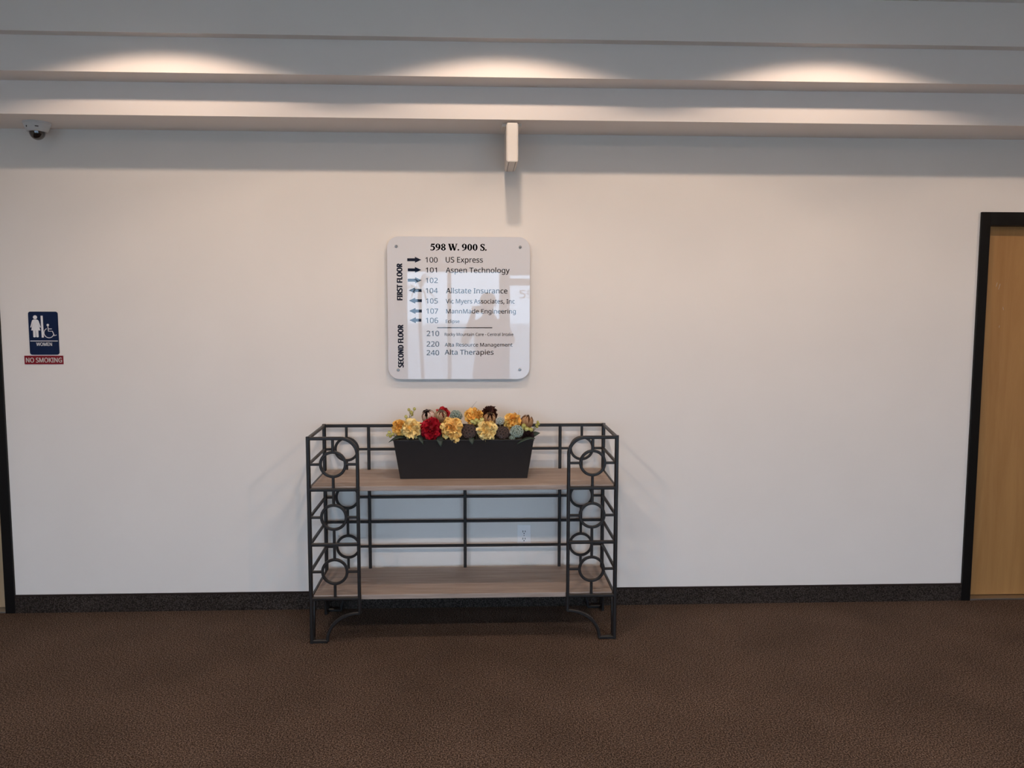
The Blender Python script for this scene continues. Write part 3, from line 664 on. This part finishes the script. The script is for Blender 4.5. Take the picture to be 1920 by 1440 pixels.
# ------------------------------------------------------------------ restroom sign, smoking sign
def restroom():
    W, H = 0.1524, 0.2286; ox, oz = -2.369, 1.4118; Y0 = -0.004
    t = thing('restroom_sign', (ox + W / 2, 0, oz), 'navy blue restroom sign with a white woman and wheelchair symbol', 'sign')
    r = 0.012; pts = []
    for cx, cz, a0 in ((W - r, H - r, 0), (r, H - r, 90), (r, r, 180), (W - r, r, 270)):
        pts += [(ox + cx + r * math.cos(math.radians(a0 + k * 15)), oz + cz + r * math.sin(math.radians(a0 + k * 15))) for k in range(7)]
    MB().prism(pts, Y0, 0).build('plate', M['blue'], t)
    U = lambda x: ox + x * W
    V = lambda y: oz + y * H
    ya = Y0 - 0.0010
    def pr(mb, p): mb.prism([(U(x), V(y)) for x, y in p], ya, Y0 + 0.0005)
    m = MB()
    m.prism([(U(.235) + .0105 * math.cos(k * .314), V(.868) + .0105 * math.sin(k * .314)) for k in range(20)], ya, Y0)
    pr(m, [(.165, .815), (.305, .815), (.345, .79), (.405, .655), (.415, .635), (.385, .632), (.365, .655), (.315, .75), (.395, .565), (.325, .565), (.325, .415), (.305, .405), (.265, .405), (.245, .415), (.235, .565),
           (.225, .565), (.225, .415), (.205, .405), (.165, .405), (.145, .415), (.145, .565), (.085, .565), (.150, .75), (.105, .655), (.085, .632), (.055, .635), (.065, .655), (.125, .79)][::-1])
    m.build('woman_symbol', M['white'], t)
    m = MB(); pr(m, [(.425, .905), (.495, .905), (.500, .400), (.430, .400)]); m.build('divider_bar', M['white'], t)
    m = MB(); n = 22; w = 0.0042
    def st(p): m.tube([(U(x), Y0 - 0.0002, V(y)) for x, y in p], w / 2, 6)
    m.prism([(U(.655) + .0062 * math.cos(k * .419), V(.690) + .0062 * math.sin(k * .419)) for k in range(15)], ya, Y0)
    st([(.655, .67), (.665, .545), (.80, .545), (.865, .44), (.935, .462)]); st([(.665, .60), (.785, .60)])
    cx, cz, rr = .680, .505, .0255
    m.tube([(U(cx) + rr * math.cos(a), Y0 - 0.0002, V(cz) + rr * math.sin(a)) for a in [math.radians(115 + k * 225 / 24) for k in range(25)]], w / 2, 6)
    m.build('wheelchair_symbol', M['white'], t)
    m = MB(); pr(m, [(.035, .328), (.968, .328), (.968, .312), (.035, .312)]); m.build('divider_line', M['white'], t)
    text('WOMEN', U(.235), U(.765), V(.207), 0.0175, Y0 - 0.0008, M['white'], t, 0.0004)
restroom()
def nosmoking():
    t = thing('no_smoking_sign', (-2.300, 0, 1.361), 'small dark red no smoking strip under the restroom sign', 'sign')
    MB().box((-2.400, -0.003, 1.3610), (-2.1985, 0, 1.4065)).build('plate', M['red'], t)
    text('NO SMOKING', -2.3915, -2.2055, 1.3710, 0.0245, -0.0035, M['pale'], t, 0.0010)
nosmoking()

# ------------------------------------------------------------------ wall outlet
def outlet():
    t = thing('wall_outlet', (0.264, 0, 0.35), 'white duplex wall outlet behind the console', 'outlet')
    MB().box((0.2265, -0.006, 0.346), (0.3015, 0, 0.465), 0.003).build('cover_plate', M['outlet'], t)
    for z in (0.4255, 0.3845):
        c = 0.2635
        rec = MB().prism([(c + 0.0165 * math.cos(a) , z + max(-0.0135, min(0.0135, 0.0165 * math.sin(a)))) for a in [2 * math.pi * k / 28 for k in range(28)]], -0.0078, -0.004).build('receptacle', M['outlet'], t)
        for dx, h in ((-0.0063, 0.0055), (0.0063, 0.0046)): MB().box((c + dx - 0.0017, -0.0083, z + 0.003 - h), (c + dx + 0.0017, -0.0077, z + 0.003 + h)).build('slot', M['dark'], rec)
        MB().prism([(c + 0.0032 * math.cos(k * .6283), z - 0.0088 + 0.0032 * math.sin(k * .6283)) for k in range(10)], -0.0083, -0.0077).build('ground_hole', M['dark'], rec)
    MB().prism([(0.2635 + 0.0028 * math.cos(k * .6283), 0.405 + 0.0028 * math.sin(k * .6283)) for k in range(10)], -0.0075, -0.0055).build('screw', M['steel'], t)
outlet()

# ------------------------------------------------------------------ exit sign box hung under the soffit, seen edge on
def exit_box():
    t = thing('emergency_sign_box', (0.180, -0.185, 2.586), 'cream box fixture hung edge on under the soffit above the board', 'sign')
    MB().box((0.153, -0.335, 2.384), (0.206, -0.035, 2.574), 0.006).build('housing', M['cream'], t)
    MB().box((0.1505, -0.327, 2.391), (0.1535, -0.043, 2.567), 0.001).build('face_plate', M['cream'], t)
    MB().box((0.2055, -0.327, 2.391), (0.2085, -0.043, 2.567), 0.001).build('face_plate', M['cream'], t)
    MB().box((0.130, -0.255, 2.570), (0.229, -0.115, 2.586), 0.003).build('canopy', M['cream'], t)
    for x in (0.163, 0.196): MB().box((x - 0.0008, -0.327, 2.3825), (x + 0.0008, -0.043, 2.385)).build('seam', M['dark'], t)
exit_box()

# ------------------------------------------------------------------ dome camera
def domecam():
    x, y, z = -2.200, -0.150, 2.586
    t = thing('dome_camera', (x, y, z), 'light grey dome security camera under the soffit at the left', 'security camera')
    R = Matrix.Translation((x, y, z)) @ Matrix.Diagonal((0.82, 0.82, 0.76, 1))
    MB().lathe([(0.079, 0), (0.079, -0.012), (0.0765, -0.014)], 40, R).build('mounting_base', M['camw'], t, False)
    MB().lathe([(0.0765, -0.014), (0.074, -0.018), (0.062, -0.050), (0.058, -0.060), (0.047, -0.062), (0.0465, -0.058)], 40, R, cap=False).build('housing', M['camw'], t, True)
    MB().lathe([(0.047, -0.056)] + [(0.0455 * math.cos(a), -0.062 - 0.052 * math.sin(a)) for a in [math.pi / 2 * k / 10 for k in range(10)]] + [(0.0006, -0.114)], 40, R).build('dome', M['dome'], t, True)
    for an, w_, h_ in ((-65, 0.016, 0.004), (-118, 0.004, 0.008)):
        a = math.radians(an); r = 0.0563
        Mx = Matrix.Translation((x + r * math.cos(a), y + r * math.sin(a), z - 0.027)) @ Matrix.Rotation(a + math.pi / 2, 4, 'Z')
        mb = MB().box((-w_ / 2, -0.0012, -h_ / 2), (w_ / 2, 0.0012, h_ / 2)); mb.v = [Mx @ v for v in mb.v]; mb.build('badge', M['dark'], t)
domecam()

# ------------------------------------------------------------------ the photographer, seen only as a reflection in the board
def photographer():
    ox, oy = 0.130, -4.765
    t = thing('person', (ox, oy, 0), 'person in dark jacket holding up a phone, reflected in the directory board', 'person')
    V, E, Rr = [], [], []
    def v(p, r, parent=None):
        V.append(Vector((ox + p[0], oy + p[1], p[2]))); Rr.append(r if isinstance(r, tuple) else (r, r))
        if parent is not None: E.append((parent, len(V) - 1))
        return len(V) - 1
    pel = v((0, 0, 0.97), (0.165, 0.115)); sp1 = v((0, 0, 1.12), (0.150, 0.105), pel); sp2 = v((0, 0.0, 1.30), (0.165, 0.115), sp1)
    ch = v((0, -0.01, 1.43), (0.150, 0.100), sp2); nb = v((0, -0.005, 1.535), (0.070, 0.065), ch); nk = v((0, 0.005, 1.59), (0.058, 0.058), nb)
    jw = v((0, 0.030, 1.645), (0.062, 0.075), nk); hd = v((0, 0.018, 1.715), (0.078, 0.096), jw); tp = v((0, 0.008, 1.775), (0.062, 0.075), hd)
    for s, wr in ((-1, (-0.165, 0.195, 1.575)), (1, (0.045, 0.195, 1.570))):
        sh = v((s * 0.165, -0.01, 1.465), 0.068, ch); ua = v((s * 0.225, 0.045, 1.37), 0.058, sh); el = v((s * 0.262, 0.110, 1.275), 0.050, ua)
        m = Vector((s * 0.262, 0.110, 1.275)).lerp(Vector(wr), 0.45); fa = v(tuple(m), 0.045, el); wi = v(wr, 0.030, fa)
        up = Vector(wr) + Vector((0.004 * -s, 0.012, 0.055)); v(tuple(up), (0.038, 0.018), wi)
        hp = v((s * 0.095, 0, 0.90), 0.098, pel); kn = v((s * 0.105, 0.01, 0.50), 0.062, hp); cf = v((s * 0.108, -0.012, 0.36), 0.060, kn)
        ak = v((s * 0.110, -0.01, 0.10), 0.042, cf); he = v((s * 0.110, 0.0, 0.045), 0.044, ak); v((s * 0.125, 0.17, 0.036), (0.046, 0.034), he)
    me = bpy.data.meshes.new('body'); me.from_pydata(V, E, []); ob = bpy.data.objects.new('body', me); col.objects.link(ob)
    sk = ob.modifiers.new('skin', 'SKIN'); lay = me.skin_vertices[0].data
    for i, r in enumerate(Rr): lay[i].radius = r
    lay[0].use_root = True
    su = ob.modifiers.new('smooth', 'SUBSURF'); su.levels = 2; su.render_levels = 2
    bpy.context.view_layer.update()
    body = bpy.data.meshes.new_from_object(ob.evaluated_get(bpy.context.evaluated_depsgraph_get())); bpy.data.objects.remove(ob)
    # hands: five tapered fingers each, closed on the ends of the phone; nose and ears
    bm = bmesh.new(); bm.from_mesh(body); mb = MB()
    PHX0, PHX1, PZ0, PY = -0.012, 0.146, 1.608, -4.513
    for s, wx in ((-1, -0.165), (1, 0.045)):
        ex = PHX0 if s < 0 else PHX1; px = ox + wx - 0.004 * s; bz = 1.628
        for k, ln in enumerate((0.072, 0.080, 0.076, 0.062)):
            z = bz + 0.018 * (1.5 - k) + 0.012; b0 = Vector((px + s * -0.0, oy + 0.215, z)); kn = Vector((ex + s * 0.016, PY - 0.004, z + 0.004)); e1 = Vector((ex - s * (ln - 0.055), PY + 0.012, z + 0.005))
            mb.tube([b0, b0.lerp(kn, 0.5) + Vector((s * 0.012, 0, 0.003)), kn, kn.lerp(e1, 0.6) + Vector((0, 0.003, 0)), e1], lambda u: 0.0092 - 0.003 * u, 8)
        mb.tube([(px, oy + 0.205, 1.605), (ex + s * 0.004, PY - 0.022, 1.612), (ex - s * 0.022, PY - 0.015, 1.640)], lambda u: 0.0115 - 0.003 * u, 8)
    hx, hy = ox, oy + 0.018
    mb.lathe([(0.006, 0.0), (0.013, -0.028), (0.017, -0.042), (0.010, -0.050)], 10, Matrix.Translation((hx, hy + 0.094, 1.722)) @ Matrix.Rotation(-0.25, 4, 'X'))
    for s in (-1, 1): mb.ball((hx + s * 0.080, hy - 0.008, 1.705), 0.026, 8, 6, (0.35, 0.7, 1.15))
    tmp = bpy.data.meshes.new('tmp'); tmp.from_pydata(mb.v, [], mb.f); bm.from_mesh(tmp); bpy.data.meshes.remove(tmp)
    bmesh.ops.recalc_face_normals(bm, faces=bm.faces[:])
    for f in bm.faces:
        c = f.calc_center_median(); f.smooth = True
        f.material_index = 0 if (c.z > 1.565 and (c.y > oy + 0.17 or abs(c.x - ox) < 0.12)) else (3 if c.z < 0.085 else (2 if c.z < 0.93 else 1))
    bm.to_mesh(body); bm.free(); body.materials.clear()
    for k in ('skin', 'jacket', 'jeans', 'shoe'): body.materials.append(M[k])
    link('body', body, t)
    hm = MB(); prof = [(0.084, -0.02), (0.087, 0.02), (0.080, 0.055), (0.058, 0.082), (0.028, 0.095), (0.001, 0.098)]
    hm.lathe(prof, 20, Matrix.Translation((hx, hy - 0.012, 1.735)) @ Matrix.Rotation(0.30, 4, 'X') @ Matrix.Diagonal((1.0, 1.12, 0.92, 1)))
    hm.build('hair', M['hair'], t, True)
    for s in (-1, 1): MB().ball((hx + s * 0.031, hy + 0.084, 1.722), 0.011, 8, 6).build('eye', M['white'], t, True)
    MB().box((hx - 0.022, hy + 0.078, 1.650), (hx + 0.022, hy + 0.092, 1.657), 0.003).build('mouth', M['red'], t)
    p = thing('smartphone', (0.067, PY, PZ0), 'black smartphone held up by the person behind the camera', 'phone')
    MB().box((PHX0, PY - 0.004, PZ0), (PHX1, PY + 0.004, 1.683), 0.003).build('phone_body', M['phone'], p)
    Mx = Matrix.Translation((0.0, PY + 0.004, 1.669)) @ Matrix.Rotation(-math.pi / 2, 4, 'X')
    MB().lathe([(0.006, 0), (0.006, 0.0012), (0.004, 0.0014)], 16, Mx).build('lens_ring', M['steel'], p)
photographer()

# ------------------------------------------------------------------ strap leaved plant by the street window, reflected in the board
def cane_plant():
    x, y = -0.70, -6.10
    t = thing('potted_dracaena', (x, y, 0), 'tall potted plant with strap leaves by the street window', 'plant')
    MB().lathe([(0.13, 0), (0.17, 0.30), (0.18, 0.31), (0.18, 0.34), (0.16, 0.34), (0.155, 0.29)], 28, Matrix.Translation((x, y, 0)), cap=False).build('pot', M['pot'], t, True)
    MB().lathe([(0.12, 0.004), (0.155, 0.28), (0.0005, 0.285)], 28, Matrix.Translation((x, y, 0))).build('soil', M['soil'], t)
    MB().tube([(x, y, 0.2), (x + 0.02, y, 0.8), (x - 0.01, y, 1.4), (x, y, 1.88)], lambda u: 0.026 - 0.008 * u, 10).build('trunk', M['bark'], t, True)
    me = None
    for k in range(22):
        an = k * 2.4; el = math.radians(-25 + (k * 37 % 100))
        if me is None:
            mb = MB(); leaf_mesh(mb, (0, 0, 0), (0.38, 0, 0), 0.014, 0.10, 0.3, (0, 0, 1)); o = mb.build('leaf', M['blade'], t, True); me = o.data; o.matrix_parent_inverse = Matrix.Identity(4)
        else: o = link('leaf', me, t); o.matrix_parent_inverse = Matrix.Identity(4)
        o.location = (0, 0, 1.86 + 0.01 * (k % 4)); o.rotation_euler = (0, -el, an)
cane_plant()
